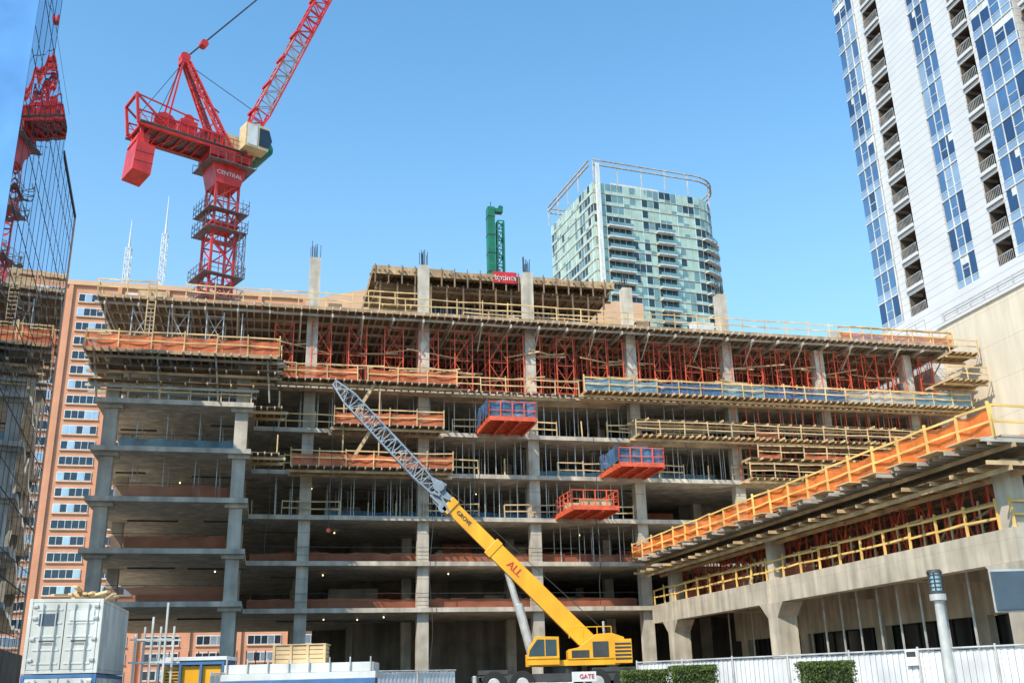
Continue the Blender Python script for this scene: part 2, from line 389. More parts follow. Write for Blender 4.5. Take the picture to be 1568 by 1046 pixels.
# upper formwork
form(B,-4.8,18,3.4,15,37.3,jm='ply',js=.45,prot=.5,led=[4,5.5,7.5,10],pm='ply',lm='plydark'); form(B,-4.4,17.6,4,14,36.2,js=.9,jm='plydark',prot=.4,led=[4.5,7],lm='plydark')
UB=B.part('upper_edge_boards','ply')
x=-4.8
while x<17.9:
    xe=min(18,x+R(2,3.4)); zt=37.45+R(-.1,.15); UB.box(x,xe-.03,3.32,3.38,36.78,zt); x=xe
UB.box(-4.86,-4.81,3.4,15,36.75,37.45)
for x in fr(-4.6,17.8,1.2): B.part('upper_soldiers','plydark').box(x-.06,x+.06,3.24,3.31,35.9,37.7)
W=B.part('wall_form_panels','bluepanel'); W.box(1,16,7.4,7.6,31.5,35.6)
for x in fr(1,16,.5): B.part('wall_form_ribs','steel').box(x-.05,x+.05,7.28,7.39,31.5,35.6)
shores(B,fr(-4,17.5,1.5),(3.9,6),31.5,36.3,'plydark',.14,False,'upper_shores')
form(B,-5.2,-.2,2.6,4,33.6,jm='wood',js=1.2); rail(B,(-5.2,2.6),(-.5,2.6),33.6)
B.part('upper_shade_back','plydark').box(-4,17.5,12,12.2,31.5,36)  # dark sheet added for the shaded interior under the upper deck
for x in (-22.8,-22.2): B.part('ladder','wood').beam((x,-2.3,28.2),(x,-2.3,32.6),.08)
for i in range(12): B.part('ladder','wood').beam((-22.8,-2.3,28.4+i*.34),(-22.2,-2.3,28.4+i*.34),.05)
bn=B.part('red_banner','signred'); bn.box(6.2,8.4,3.14,3.2,36.6,37.7)
text(B,'banner_lettering','bptima',.75,(7.3,3.12,37.1),(math.pi/2,0,0),'white')
for i in range(14):
    x=-24+i*.9; B.part('rear_scaffold_frames','red').beam((x,26,0),(x,26,5.5),.1); B.part('rear_scaffold_frames','red').beam((x,26,1+i%3),(x+.9,26,2+i%3),.07)
for x,z1,z2 in ((-12.8,24.9,11),(3.3,25,14.6),(13.6,21.4,7.6),(-.2,17.9,1),(22,24.9,18)):
    px=(x,-1.1,z1)
    for k in range(8):
        t=(k+1)/8; qx=(x+.15*math.sin(k*1.7),-1.0,z1+(z2-z1)*t); B.part('drop_cables','dark').beam(px,qx,.045); px=qx
B.done()
# ------------------------------------------------------------ loading platforms
def platform(tx,z,blue):
    g=Group('loading_platform',ORG,A14); r=g.part('platform_frame','red'); f=g.part('platform_floor','plydark')
    x0,x1,y0,y1=tx-1.9,tx+1.9,-5.2,0.6
    f.box(x0,x1,y0,y1,z+.22,z+.27)
    for y in fr(y0+.1,y1-.1,.7): r.box(x0,x1,y-.07,y+.07,z,z+.2)
    for x in (x0,x1,tx-.6,tx+.6): r.box(x-.08,x+.08,y0,y1,z-.15,z+.2+.0)
    r.box(x0,x1,y0-.06,y0,z-.05,z+.3)
    for x in (x0,x1):
        for y in fr(y0,-.6,1.1): r.beam((x,y,z),(x,y,z+1.5),.08)
        for zz in (.7,1.1,1.5): r.beam((x,y0,z+zz),(x,-.6,z+zz),.06)
    for x in fr(x0,x1,.95): r.beam((x,y0,z),(x,y0,z+1.5),.08)
    for zz in (.8,1.5): r.beam((x0,y0,z+zz),(x1,y0,z+zz),.06)
    for i in range(7): g.part('load','wood').box(x0+.3+R(0,1),x1-.3-R(0,1),y0+.5+i*.55,y0+.9+i*.55,z+.28,z+.4+R(0,.7))
    if blue:
        b=g.part('blue_side_net','netblue')
        n=6
        for i in range(n):
            a=x0+(x1-x0)*i/n;c=x0+(x1-x0)*(i+1)/n; o0=.08+.12*(i%2); o1=.08+.12*((i+1)%2)
            b.quad((a,y0+o0,z+.3),(c,y0+o1,z+.3),(c,y0+o1,z+1.6+R(-.1,.15)),(a,y0+o0,z+1.6+R(-.1,.15)))
        for xx in (x0-.1,x1+.1):
            for i in range(4):
                a=y0+i*1.1; b.quad((xx+R(-.08,.08),a,z+.4),(xx,a+1.1,z+.4),(xx+R(-.1,.1),a+1.1,z+1.7+R(-.2,.1)),(xx,a,z+1.7+R(-.1,.1)))
    g.done()
platform(5.6,21.4,True); platform(16.2,18,True); platform(12.1,14.5,False)
# ------------------------------------------------------------ wing
Wg=Group('concrete_podium_structure',ORG,A14)
S=Wg.part('floor_slab','conc_warm'); x0=18.0
S.box(x0,50,-43,-.65,7.06,7.5); S.box(x0,x0+.8,-43,-.65,6.1,7.055); S.box(x0+.81,50,-43,-42.2,6.1,7.055)
for y in (-21,-10,-32): S.box(x0+.81,50,y-.4,y+.4,6.3,7.055)
for y in (-4.5,-21,-42.4):
    for x in (x0+.6,x0+14,x0+28):
        S.box(x-.65,x+.65,y-.6,y+.6,0,5.2); 
        S.hexa([(x-.65,y-.6,5.2),(x+.65,y-.6,5.2),(x+.65,y+.6,5.2),(x-.65,y+.6,5.2),(x-.7,y-1.5,6.08),(x+.7,y-1.5,6.08),(x+.7,y+1.5,6.08),(x-.7,y+1.5,6.08)])
        S.box(x-.45,x+.45,y-.4,y+.4,7.5,10.5)
iw=Wg.part('inner_walls','conc_warm'); iw.box(25,25.4,-41,-1,4.6,7.05)
for y in fr(-41,-2,9.5): iw.box(25,25.5,y,y+1.1,0,4.6)
vd=Wg.part('opening_shade_sheet','void'); vd.box(25.6,25.7,-41,-1,0,4.6)  # added dark sheet for the shade inside the open bays
for y in fr(-39,-2,1.6): Wg.part('opening_bars','dark').box(25.5,25.59,y,y+.08,0,4.6)
Wg.part('opening_bars','dark').box(25.5,25.58,-41,-1,2.9,3.0)
shores(Wg,[19.9],fr(-37,-23.5,1.9),0.8,6.9,'steel',.08,False)
shores(Wg,[21.6],fr(-19,-6,4),0.8,6.9,'steel',.08,False)
form(Wg,16.7,50,-44.6,-1.6,11,axis='x',js=.55,prot=.9,jm='alu',led=[17.4,18.9,21,24,28,32],pm='plydark')
form(Wg,16.9,19.4,-44.2,-1.6,10.1,axis='x',js=1.5,prot=.7,jm='wood',led=[17.3,18.6],pm='plydark')
Wg.part('deck_slab','concrete').box(17.4,50,-44,-1.6,11.004,11.25)
for y in fr(-44,-2,2.4):
    Wg.part('edge_planks','wood').box(15.9,17.2,y,y+R(1,1.8),11.01,11.07)
rail(Wg,(16.5,-44.6),(16.5,-1.0),11.05,net='netbright',h=1.35,nh=1.25,t=.1,m='yellowrail',side=-1); rail(Wg,(16.5,-44.6),(50,-44.6),11.05,h=1.35,t=.1,m='yellowrail')
rail(Wg,(18.15,-42),(18.15,-1),7.5,h=1.2,t=.1,m='yellowrail'); rail(Wg,(18.15,-42.9),(40,-42.9),7.5,h=1.2,t=.1,m='yellowrail')
rail(Wg,(19,-42),(19,-1),7.5,h=1.5,m='wood',net='netred',frac=.5)
for x in (19.6,21.4,24,27): shores(Wg,[x],fr(-42,-2,1.1),7.5,10.5,'red',.07,False)
P=Wg.part('shoring_red','red')
for y in fr(-41,-3,2.6):
    for x in (19.6,21.4): P.beam((x,y,7.8),(x,y+1.3,10.2),.05); P.beam((x,y+1.3,7.8),(x,y,10.2),.05); P.beam((x,y,9),(x,y+1.3,9),.05)
for i in range(40):
    y=R(-42,-4);x=R(19,24); Wg.part('loose_timbers','wood').beam((x,y,R(7.6,10)),(x+R(-.5,1),y+R(1,3),R(7.6,10)),.1)
Wg.part('blue_tarp','netblue').box(20.2,24,-43.05,-43.0,7.55,8.7)
Wg.part('net_roll','net').box(21,23,-41,-38,11.3,12.1)
Wg.done()
# ------------------------------------------------------------ beige podium wall & right tower
Pw=Group('beige_podium_wall',ORG,A14)
Pw.part('wall','beige').box(52.2,75,-40,2.6,0,34.6); Pw.part('coping','panel').box(52.0,52.8,-40,2.7,34.6,34.9)
rl=Pw.part('roof_railing','steel')
for y in fr(-38,2,2): rl.beam((52.5,y,34.9),(52.5,y,36.1),.06)
for z in (35.5,36.1): rl.beam((52.5,-38,z),(52.5,2.4,z),.06)
Pw.part('terrace_wall','panel').box(50.6,75,2.7,14,0,34.2)
for y in fr(2.8,13.6,1.5): rl.beam((50.8,y,34.2),(50.8,y,35.6),.06)
rl.beam((50.8,2.8,35.6),(50.8,13.6,35.6),.07)
Pw.done()
Tg=Group('white_apartment_tower',ORG,A14)
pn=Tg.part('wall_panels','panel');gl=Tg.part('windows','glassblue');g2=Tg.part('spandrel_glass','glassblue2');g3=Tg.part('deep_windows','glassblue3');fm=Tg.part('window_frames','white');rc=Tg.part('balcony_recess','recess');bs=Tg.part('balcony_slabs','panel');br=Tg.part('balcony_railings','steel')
XT=53.0; Y0=12.6; fh=3.3; z0=36; nf=19
def Yp(s): return Y0-s
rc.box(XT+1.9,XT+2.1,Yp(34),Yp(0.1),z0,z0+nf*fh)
pn.box(XT+2.1,XT+24,Yp(34),Yp(0),0,z0+nf*fh)
pn.box(XT-.3,XT+2.1,Yp(34),Yp(0),34.9,z0+1.6)
strips=[('g',0,3.9),('w',3.9,5),('b',5,7.9),('w',7.9,12.6),('g',12.6,16),('w',16,18.7),('b',18.7,21),('w',21,21.6),('g',21.6,27),('b',27.6,30),('w',30,34)]
for k,a,b in strips:
    if k=='w': pn.box(XT-.0,XT+1.9,Yp(b)+.002,Yp(a)-.002,z0+1.6,z0+nf*fh)
    if k=='g':
        out=-.25 if a in (0,21.6) else .12
        pn.box(XT+out+.2,XT+1.9,Yp(b)+.01,Yp(a)-.01,z0+1.6,z0+nf*fh-.05)
        n=3 if b-a<5 else 4
        for f in range(nf):
            z=z0+1.6+f*fh
            if z+fh>z0+nf*fh: break
            g2.box(XT+out,XT+out+.19,Yp(b)+.05,Yp(a)-.05,z+.05,z+.85)
            for i in range(n):
                ya=Yp(b)+.08+(b-a-.16)*i/n; yb=ya+(b-a-.16)/n
                rr=random.random(); tg_=gl if rr<.6 else g2 if rr<.76 else g3
                o_=R(-.012,.02)
                zb=z+.95
                if rr>.9:
                    fm.quad((XT+out-.004,ya+.05,z+fh-.9),(XT+out-.004,ya+.05,z+fh-.1),(XT+out-.004,yb-.05,z+fh-.1),(XT+out-.004,yb-.05,z+fh-.9))
                tg_.quad((XT+out,ya+.05,zb),(XT+out,ya+.05,z+fh-.1),(XT+out+o_,yb-.05,z+fh-.1),(XT+out+o_,yb-.05,zb))
                fm.box(XT+out-.06,XT+out+.1,ya-.03,ya+.03,z+.05,z+fh)
                if i==1: fm.box(XT+out-.05,XT+out+.09,ya+.041,yb-.041,z+1.9,z+1.96)
            fm.box(XT+out-.10,XT+out+.1,Yp(b),Yp(a),z-.06,z+.049)
            fm.box(XT+out-.05,XT+out+.1,Yp(b)+.12,Yp(a)-.12,z+.86,z+.92)
    if k=='b':
        for f in range(nf-1):
            z=z0+1.6+f*fh
            bs.box(XT-.2,XT-.05,Yp(b)+.02,Yp(a)-.02,z-.35,z); rc.box(XT-.049,XT+1.9,Yp(b)+.02,Yp(a)-.02,z-.34,z-.01)  # slab body behind the white fascia takes the shaded recess colour
            bs.box(XT+.05,XT+.2,Yp(b)+.02,Yp(a)-.02,z-.75,z-.36)
            for y in fr(Yp(b)+.1,Yp(a)-.1,.22): br.beam((XT-.12,y,z),(XT-.12,y,z+1.05),.03)
            br.beam((XT-.12,Yp(b)+.1,z+1.05),(XT-.12,Yp(a)-.1,z+1.05),.07)
            g3.quad((XT+1.88,Yp(b)+.3,z+.1),(XT+1.88,Yp(b)+.3,z+2.2),(XT+1.88,Yp(a)-.6,z+2.2),(XT+1.88,Yp(a)-.6,z+.1))
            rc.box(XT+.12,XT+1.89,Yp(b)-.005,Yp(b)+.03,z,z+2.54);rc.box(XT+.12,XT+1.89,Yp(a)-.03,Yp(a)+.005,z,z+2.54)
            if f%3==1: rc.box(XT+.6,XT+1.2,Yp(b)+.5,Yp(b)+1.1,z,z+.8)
Tg.done()
# ------------------------------------------------------------ green glass tower
G=Group('green_glass_apartment_tower',(21.8,230,0),math.radians(20.4))
a1=G.part('glass_pale','gt1');a2=G.part('glass_mid','gt2');a3=G.part('glass_dark','gt3');mu=G.part('mullions','white');sb=G.part('floor_edges','concrete');bc=G.part('balcony_slabs','white')
per=[(0.0,28-28*i/16) for i in range(16)]+[(29.5*i/17,0.0) for i in range(17)]
for i in range(9):
    t=math.pi/2*i/8; per.append((29.5+9*math.sin(t),9-9*math.cos(t)))
per+=[(38.5,9+19*i/10) for i in range(1,11)]+[(38.5*(1-i/10),28) for i in range(1,10)]
nper=len(per); fh=3.1; nf=40
for i in range(nper):
    p=Vector(per[i]);q=Vector(per[(i+1)%nper]); d=(q-p).normalized(); o=Vector((d.y,-d.x))
    (mu if i%3==0 else sb).beam((p.x,p.y,0),(p.x,p.y,nf*fh),.12)
    bal= (i in (18,19,20,21) or i in (26,27,28) or i in(34,35,36,37,38))
    cur=a1
    for f in range(nf):
        z=f*fh; top=z+fh-.12
        isb=bal and f<37
        if random.random()<.6: r=random.random(); cur=(a1 if r<.5 else a2 if r<.8 else a3)
        tgt=a3 if isb else cur
        tgt.quad((p.x,p.y,z+1),(q.x,q.y,z+1),(q.x,q.y,top),(p.x,p.y,top))
        (a1 if random.random()<.8 else a2).quad((p.x,p.y,z+.1),(q.x,q.y,z+.1),(q.x,q.y,z+1),(p.x,p.y,z+1))
        sb.beam((p.x+o.x*.06,p.y+o.y*.06,z+.02),(q.x+o.x*.06,q.y+o.y*.06,z+.02),.2,.16)
        if isb:
            c=(p+q)/2+o*.8; bc.beam((c.x-d.x*(q-p).length/2,c.y-d.y*(q-p).length/2,z),(c.x+d.x*(q-p).length/2,c.y+d.y*(q-p).length/2,z),1.5,.28)
            G.part('balcony_glass','gt2').quad((p.x+o.x*1.5,p.y+o.y*1.5,z+.1),(q.x+o.x*1.5,q.y+o.y*1.5,z+.1),(q.x+o.x*1.5,q.y+o.y*1.5,z+1.0),(p.x+o.x*1.5,p.y+o.y*1.5,z+1.0))
    for zz in (130,128.6): sb.beam((p.x+o.x*.8,p.y+o.y*.8,zz),(q.x+o.x*.8,q.y+o.y*.8,zz),.4,.22)
    if i%4==0: sb.beam((p.x+o.x*.8,p.y+o.y*.8,nf*fh),(p.x+o.x*.8,p.y+o.y*.8,130),.2)
G.part('core','conc_dark').box(1,37,5,27,0,nf*fh-.2)
G.part('penthouse','white').box(8,22,5,15,nf*fh-.2,nf*fh+3.4); G.part('penthouse_glass','gt2').box(22.2,30,5,15,nf*fh-.2,nf*fh+2)
mu.box(.7,1.7,-1.2,-.2,60,nf*fh+5)
G.done()
# ------------------------------------------------------------ hotel
Ht=Group('brick_hotel',(-90,185,0),A14)
b=Ht.part('walls','brick'); 
b.box(0,50,0,30,0,80); b.box(50.01,118,0.5,30,0,80)
b2=Ht.part('upper_walls','tan'); b2.hexa([(48,-.6,72),(64,-.6,72),(64,20,72),(48,20,72),(48,-.6,79.6),(64,-.6,84),(64,20,84),(48,20,79.6)]); b2.box(64.01,124,-.6,20,72,84)
Ht.part('parapet','tan').box(-.4,50.4,-.5,.4,80,81)
wf=Ht.part('window_frames','white'); wg=Ht.part('window_glass','glassdark'); w2=Ht.part('window_curtains','glassblue2')
x=3.2
while x<116:
    for f in range(26):
        z=1.0+f*3.02
        wf.box(x,x+6.2,-.18,.2,z,z+1.75)
        for i in range(5):
            (wg if random.random()<.7 else w2).box(x+.12+i*1.22,x+1.2+i*1.22,-.22,-.17,z+.15,z+1.6)
        Ht.part('sills','tan').box(x-.1,x+6.3,-.3,.2,z-.22,z-.01)
    Ht.part('brick_piers','brick').box(x-1.9,x-1.1,-.5,.0,0,79.9)
    x+=9.2
Ht.done()
for X,Y,h in ((-79.6,190,96.5),(-73,192,103)):
    g=Group('radio_mast',(X,Y,0)); p=g.part('mast','white'); p.lattice((0,0,80),(0,0,80+(h-80)*.6),1.0,1.0,8,.12,.08); p.cyl((0,0,80+(h-80)*.6),(0,0,h),.25,.06)
    p.cyl((0,0,80),(0,0,81),1.0,.8); g.done()
# ------------------------------------------------------------ mirror glass tower (left)
Mg=Group('mirror_glass_office_tower',(-29,60,0),math.radians(19))
ml=Mg.part('mullions','dark'); mg=Mg.part('glass_curtain_wall','mirror')
for s0,s1,h,o in ((0,8.89,31.9,0),(8.9,16.99,33.6,.02),(17,23,38.5,.04)):
    mg.box(-18,o,-s1,-s0,0,h)
    for z in fr(0,h,3.7): ml.box(o,o+.012,-s1,-s0,z-.03,z+.03); ml.box(o,o+.012,-s1,-s0,z+1.2,z+1.23)
    for y in fr(-s1,-s0,1.5): ml.box(o,o+.012,y-.015,y+.015,0,h)
Mg.part('stone_corner','tan').box(-18,.05,.0,.25,0,32.1)
Mg.part('coping','dark').box(-18,.06,-8.88,0,31.9,32.1)
Mg.part('stone_base','conc_dark').box(-.4,.25,-23,0,0,4)
Mg.done()
# ------------------------------------------------------------ tower crane
Tc=Group('tower_crane',(-28.2,88,0),math.radians(39.3))
r=Tc.part('red_steelwork','crane_red'); gy=Tc.part('grey_lattice','crane_grey'); dk=Tc.part('cables','dark')
r.lattice((0,0,25),(0,0,49),2.3,2.3,11,.22,.12)
for z in fr(25,48,2.18): r.beam((-.3,-1.15,z),(-.3,-1.15,z+2.1),.06); r.beam((.3,-1.15,z),(.3,-1.15,z+2.1),.06)
def basket(z,h,w):
    s=Tc.part('climbing_cages','cage')
    s.box(-w,w,-w,-w+.8,z,z+.06); s.box(-w,w,w-.8,w,z,z+.06); s.box(-w,-w+.8,-w+.8,w-.8,z,z+.06); s.box(w-.8,w,-w+.8,w-.8,z,z+.06)
    for zz in fr(z+.5,z+h,.55):
        for a,b_ in (((-w,-w),(w,-w)),((w,-w),(w,w)),((w,w),(-w,w)),((-w,w),(-w,-w))): s.beam((*a,zz),(*b_,zz),.045)
    for k in range(7):
        c=-w+2*w*k/6
        for a in ((c,-w),(c,w),(-w,c),(w,c)): s.beam((*a,z),(*a,z+h),.045)
basket(45.6,1.5,2.0);basket(43.6,1.4,2.0); basket(36.6,1.2,2.0); basket(38.9,1.2,2.0)
Tc.part('climbing_cages','cage').lattice((1.6,-1.6,39),(1.6,-1.6,43.6),.6,.6,4,.06,.04)
for z in (36.8,44.3): r.box(-1.4,1.4,-1.4,1.4,z,z+.2)
r.prism([(-1.2,48.6),(1.2,48.6),(1.7,50.6),(-1.7,50.6)],-1.4,1.4); r.cyl((0,0,50.6),(0,0,51.3),1.7,n=24); r.box(-2.1,2.1,-1.6,1.6,51.3,52.1)
text(Tc,'crane_lettering','CENTRAL',.6,(.0,-1.42,49.7),(math.pi/2,0,0),'white')
Tc.part('access_platform','cage').box(-2.4,2.4,-2.2,2.2,50.62,50.68)
for a in fr(-2.4,2.4,.8):
    for yy in (-2.2,2.2): Tc.part('access_platform','cage').beam((a,yy,50.6),(a,yy,51.6),.04)
for yy in (-2.2,2.2): Tc.part('access_platform','cage').beam((-2.4,yy,51.6),(2.4,yy,51.6),.05)
for y in (-1.5,1.5): 
    r.beam((2.2,y,52.2),(-9.2,y,52.2),.2,.4)
    r.beam((-1,y,53.6),(-9.2,y,53.6),.12)
    for k in range(8):
        x_=-1-k*1.17; r.beam((x_,y,52.3),(x_,y,53.6),.09)
        if k<7: r.beam((x_,y,52.3),(x_-1.17,y,53.6),.06)
for k in range(12): r.beam((2-k,-1.5,52.1),(2-k,1.5,52.1),.12,.2)
for k in range(7): r.beam((-1-k*1.1,-1.5,52.),(-2.1-k*1.1,1.5,52.),.08)
Tc.part('deck_grating','cage').box(-8.8,1.8,-1.4,1.4,52.28,52.32)
Mch=Tc.part('winch_housings','crane_red'); Mch.box(-3,-.9,-1.2,1.2,52.4,54.0); Mch.box(-5.2,-3.5,-1.25,1.25,52.4,54.3)
Mch.cyl((-6.6,-1.1,53.3),(-6.6,1.1,53.3),.85,n=20); Mch.cyl((-4.3,-1.0,54.6),(-4.3,1.0,54.6),.5,n=16)
for yy in (-1.15,1.05): Mch.cyl((-6.6,yy,53.3),(-6.6,yy+.1,53.3),1.1,n=20)
Tc.part('winch_rope','dark').cyl((-6.6,-.95,53.3),(-6.6,.95,53.3),.9,n=20)
for k in range(4): Tc.part('housing_louvres','dark').box(-2.7+k*.45,-2.45+k*.45,-1.215,-1.2,52.7,53.7)
for y in (-2,2): 
    for k in range(9): r.beam((-9.2+k*1.3,y,52.2),(-9.2+k*1.3,y,53.3),.05)
    r.beam((-9.2,y,53.3),(1.4,y,53.3),.06); r.beam((-9.2,y,52.8),(1.4,y,52.8),.04); Tc.part('deck_grating','cage').box(-9.2,1.4,y-.25,y+.25,52.16,52.2)
r.beam((-9.2,-1.5,52.2),(-9.6,-1.5,55.2),.25); r.beam((-9.2,1.5,52.2),(-9.6,1.5,55.2),.25); r.beam((-9.6,-1.6,55.2),(-9.6,1.6,55.2),.25)
r.beam((-9.6,-1.5,55.2),(-6.2,-1.5,52.5),.16); r.beam((-9.6,1.5,55.2),(-6.2,1.5,52.5),.16); r.beam((-9.6,-1.5,55.2),(-3.5,-1.5,54.4),.12)
r.beam((-8.8,-1.2,52),(-8.4,-1.2,49.8),.25); r.beam((-8.8,1.2,52),(-8.4,1.2,49.8),.25)
Mch.prism([(-9.3,47.4),(-7.6,47.2),(-7.4,50.2),(-9.1,50.5)],-1.5,1.5); Mch.prism([(-9.2,50.52),(-8.,50.42),(-7.9,51.4),(-8.9,51.5)],-1.2,1.2)
for k in (1,2): Tc.part('counterweight_joints','dark').box(-9.22,-7.5,-1.515,-1.502,47.3+k,47.36+k)
pk=Vector((-5,0,61.4))
for y in (-1.3,1.3):
    r.lattice((-.2,y,52.5),(-4.7,y*.35,61.2),.4,.6,10,.14,.08,.3,.35)
    r.beam((-6.6,y,52.4),(-5.2,y*.35,61.2),.16)
for k in range(5): t=.15+k*.18; r.beam((-.2-4.5*t,-1.3*(1-.65*t),52.5+8.7*t),(-.2-4.5*t,1.3*(1-.65*t),52.5+8.7*t),.1)
r.box(-5.4,-4.6,-.5,.5,61.0,61.5); r.cyl((-5,-.4,61.8),(-5,.4,61.8),.5,n=16); r.beam((-1,0,57),(-4,0,58.6),.12)
t_=Tc.part('operator_cab','crane_tan'); t_.prism([(.6,52.4),(3.0,52.4),(3.3,53.6),(2.9,55),(.6,55)],-3.3,-1.7); t_.box(-.6,2.6,-1.3,1.3,52.4,54.2)
Tc.part('cab_glass','glassdark').prism([(2.0,52.7),(3.05,52.7),(3.36,53.6),(3.0,54.7),(2.0,54.7)],-3.35,-1.65)
Tc.part('cab_panel','white').box(.8,1.8,-3.34,-1.66,52.6,54.8)
Tc.part('slew_disc','green').cyl((3.4,-1.4,53.8),(3.4,1.4,53.8),1.0,n=24); r.cyl((3.4,-1.5,53.8),(3.4,1.5,53.8),.3,n=12)
def J(s): return Vector((1.6+s*math.cos(math.radians(69.5)),0,53.6+s*math.sin(math.radians(69.5))))
r.lattice(J(0),J(5),.5,.5,4,.18,.1,1.5,1.5); gy.lattice(J(5),J(17),1.5,1.5,10,.1,.08); r.lattice(J(17),J(38),1.5,1.5,17,.16,.1); r.lattice(J(38),J(41),1.5,1.5,3,.18,.1,.4,.4)
dv=(J(17)-J(5)).normalized(); sx=dv.cross(Vector((0,0,1))).normalized(); up_=sx.cross(dv)
for a_ in (-.75,.75):
    for s1 in (-.76,.76): r.beam(J(5)+sx*a_+up_*s1,J(17)+sx*a_+up_*s1,.15)
for s_ in (5,9,13,17,23): r.beam(J(s_)+Vector((-.9,-.9,.2)),J(s_)+Vector((-.9,.9,.2)),.25)
for y in (-.25,.25): dk.beam(pk+Vector((0,y,.3)),J(40)+Vector((-.6,y,0)),.09)
Mch.cyl((-3.2,-.4,64.2),(-3.2,.4,64.2),.4,n=12)
dk.beam((-5.1,.2,61),(-7,.4,54.5),.06); dk.beam((-5.2,-.2,61),(-9,-.4,53.5),.06); dk.beam((-4.6,0,61),(-1,0,53),.06); dk.beam(pk,J(5),.05)
Tc.done()
# ------------------------------------------------------------ green drilling rig mast
Gr=Group('drilling_rig_mast',(-1.6,100,0),A14); p=Gr.part('mast','green')
p.box(-.85,-.05,-.5,.5,31.5,51.8); p.lattice((.55,0,31.5),(.62,0,50.2),.7,.8,18,.13,.09); p.box(-.8,.9,-.4,.4,51.3,51.7); p.cyl((.7,-.2,51.9),(.7,.2,51.9),.28,n=14)
p.beam((.9,0,50),(1.25,0,34),.14); p.beam((-.4,0,51.8),(-.4,0,52.6),.08)
for z in fr(33,51,2.2): Gr.part('mast_ribs','dark').box(-.88,-.02,-.54,.54,z,z+.08)
p.box(-2.0,1.6,-2,2,31.5,34); Gr.done()
# ------------------------------------------------------------ mobile crane
Mc=Group('mobile_crane',(2.4,60,1.0),0)
y=Mc.part('yellow_bodywork','yellow'); d=Mc.part('chassis','dark'); gy=Mc.part('lattice_jib','jib_blue'); wh=Mc.part('tyres','rubber'); hub=Mc.part('hubs','steel')
d.box(-4.6,4.2,-1.2,1.2,.8,1.25); d.box(-4.8,-3.1,-1.25,1.25,1.26,1.5); d.box(1.6,4.2,-1.25,1.25,1.26,1.5)
for x in (-3.9,-2.3,1.9,3.5):
    for yy in (-1.3,1.05):
        wh.cyl((x,yy,.72),(x,yy+.45,.72),.72,n=24); hub.cyl((x,yy-.02 if yy<0 else yy+.4,.72),(x,yy+.05 if yy<0 else yy+.48,.72),.35,n=16)
for x in (-4.9,4.4):
    d.box(x-.2,x+.2,-3,3,.9,1.15)
    for yy in (-3,3): hub.cyl((x,yy,.1),(x,yy,1.2),.12); d.box(x-.4,x+.4,yy-.4,yy+.4,.0,.1)
d.cyl((0,0,1.25),(0,0,1.62),1.1,n=24)
y.box(-1.3,3.2,-1.2,1.2,1.63,1.95)
for s1,s2 in ((-1.25,-.45),(.45,1.25)): y.prism([(.3,1.96),(3.5,1.96),(3.5,3.1),(2.8,3.35),(1.9,3.3),(.9,2.6),(.3,2.5)],s1,s2)
y.box(2.9,3.9,-1.3,1.3,1.7,3.0); d.box(3.91,3.96,-1.0,1.0,1.9,2.7)
for k in range(5): d.box(2.95,3.85,-1.33,-1.305,1.9+k*.2,2.0+k*.2)
d.box(.5,1.5,-1.27,-1.255,2.05,2.45); d.box(1.7,2.6,-1.27,-1.255,2.05,2.9); hub.cyl((2.4,-.9,3.3),(2.4,-.9,4.0),.07)
y.prism([(-2.0,1.7),(-.2,1.7),(-.2,3.2),(-1.5,3.25),(-1.95,2.6)],-1.55,-.55)
Mc.part('cab_windows','glassdark').prism([(-1.93,2.15),(-.35,2.15),(-.35,3.05),(-1.42,3.08),(-1.86,2.5)],-1.58,-.52)
y.box(-1.02,-.96,-1.6,-.5,2.1,3.1); y.box(-2.03,-.2,-1.6,-.5,2.02,2.16)
piv=Vector((1.6,0,2.85))
def Bp(s,ang=45.5): return piv+Vector((-s*math.cos(math.radians(ang)),0,s*math.sin(math.radians(ang))))
y.beam(Bp(-.5),Bp(7.9),.75,1.0); y.beam(Bp(7.8),Bp(11.2),.62,.82); y.beam(Bp(11.1),Bp(11.6),.8,1.0)
y.beam(Bp(7.5),Bp(7.95),.85,1.12)
dj=Mc.part('boom_head','jib_blue'); dj.beam(Bp(11.5),Bp(12.7),.6,.9); dj.cyl(Bp(12.3)+Vector((0,-.5,.5)),Bp(12.3)+Vector((0,.5,.5)),.35); dj.beam(Bp(12)+Vector((.2,0,.8)),Bp(12.6)+Vector((-.6,0,1.)),.2); dj.beam(Bp(11.6)+Vector((0,0,-.7)),Bp(12.8)+Vector((0,0,-.6)),.25)
dj.cyl(Bp(12.0)+Vector((0,-.4,-.6)),Bp(12.)+Vector((0,.4,-.6)),.28); dj.beam(Bp(11.4)+Vector((0,-.45,.3)),Bp(12.9)+Vector((0,-.45,-.3)),.12); dj.beam(Bp(11.4)+Vector((0,-.45,-.5)),Bp(12.9)+Vector((0,-.45,.5)),.12)
q=Bp(12.4); tip=Vector((-13.6,0,18.9)); gy.lattice(q,q+(tip-q)*.18,.5,.5,3,.11,.07,.85,.85); gy.lattice(q+(tip-q)*.18,q+(tip-q)*.85,.85,.85,13,.1,.06); gy.lattice(q+(tip-q)*.85,tip,.85,.85,3,.1,.06,.3,.3)
rp_=Mc.part('ropes','dark'); rp_.beam(piv+Vector((1,0,.6)),Bp(12.2)+Vector((0,0,.9)),.04); rp_.beam(tip,tip+Vector((-.1,0,-9)),.04); rp_.beam(Bp(12)+Vector((0,0,1)),q+(tip-q)*.8+Vector((0,0,.5)),.04)
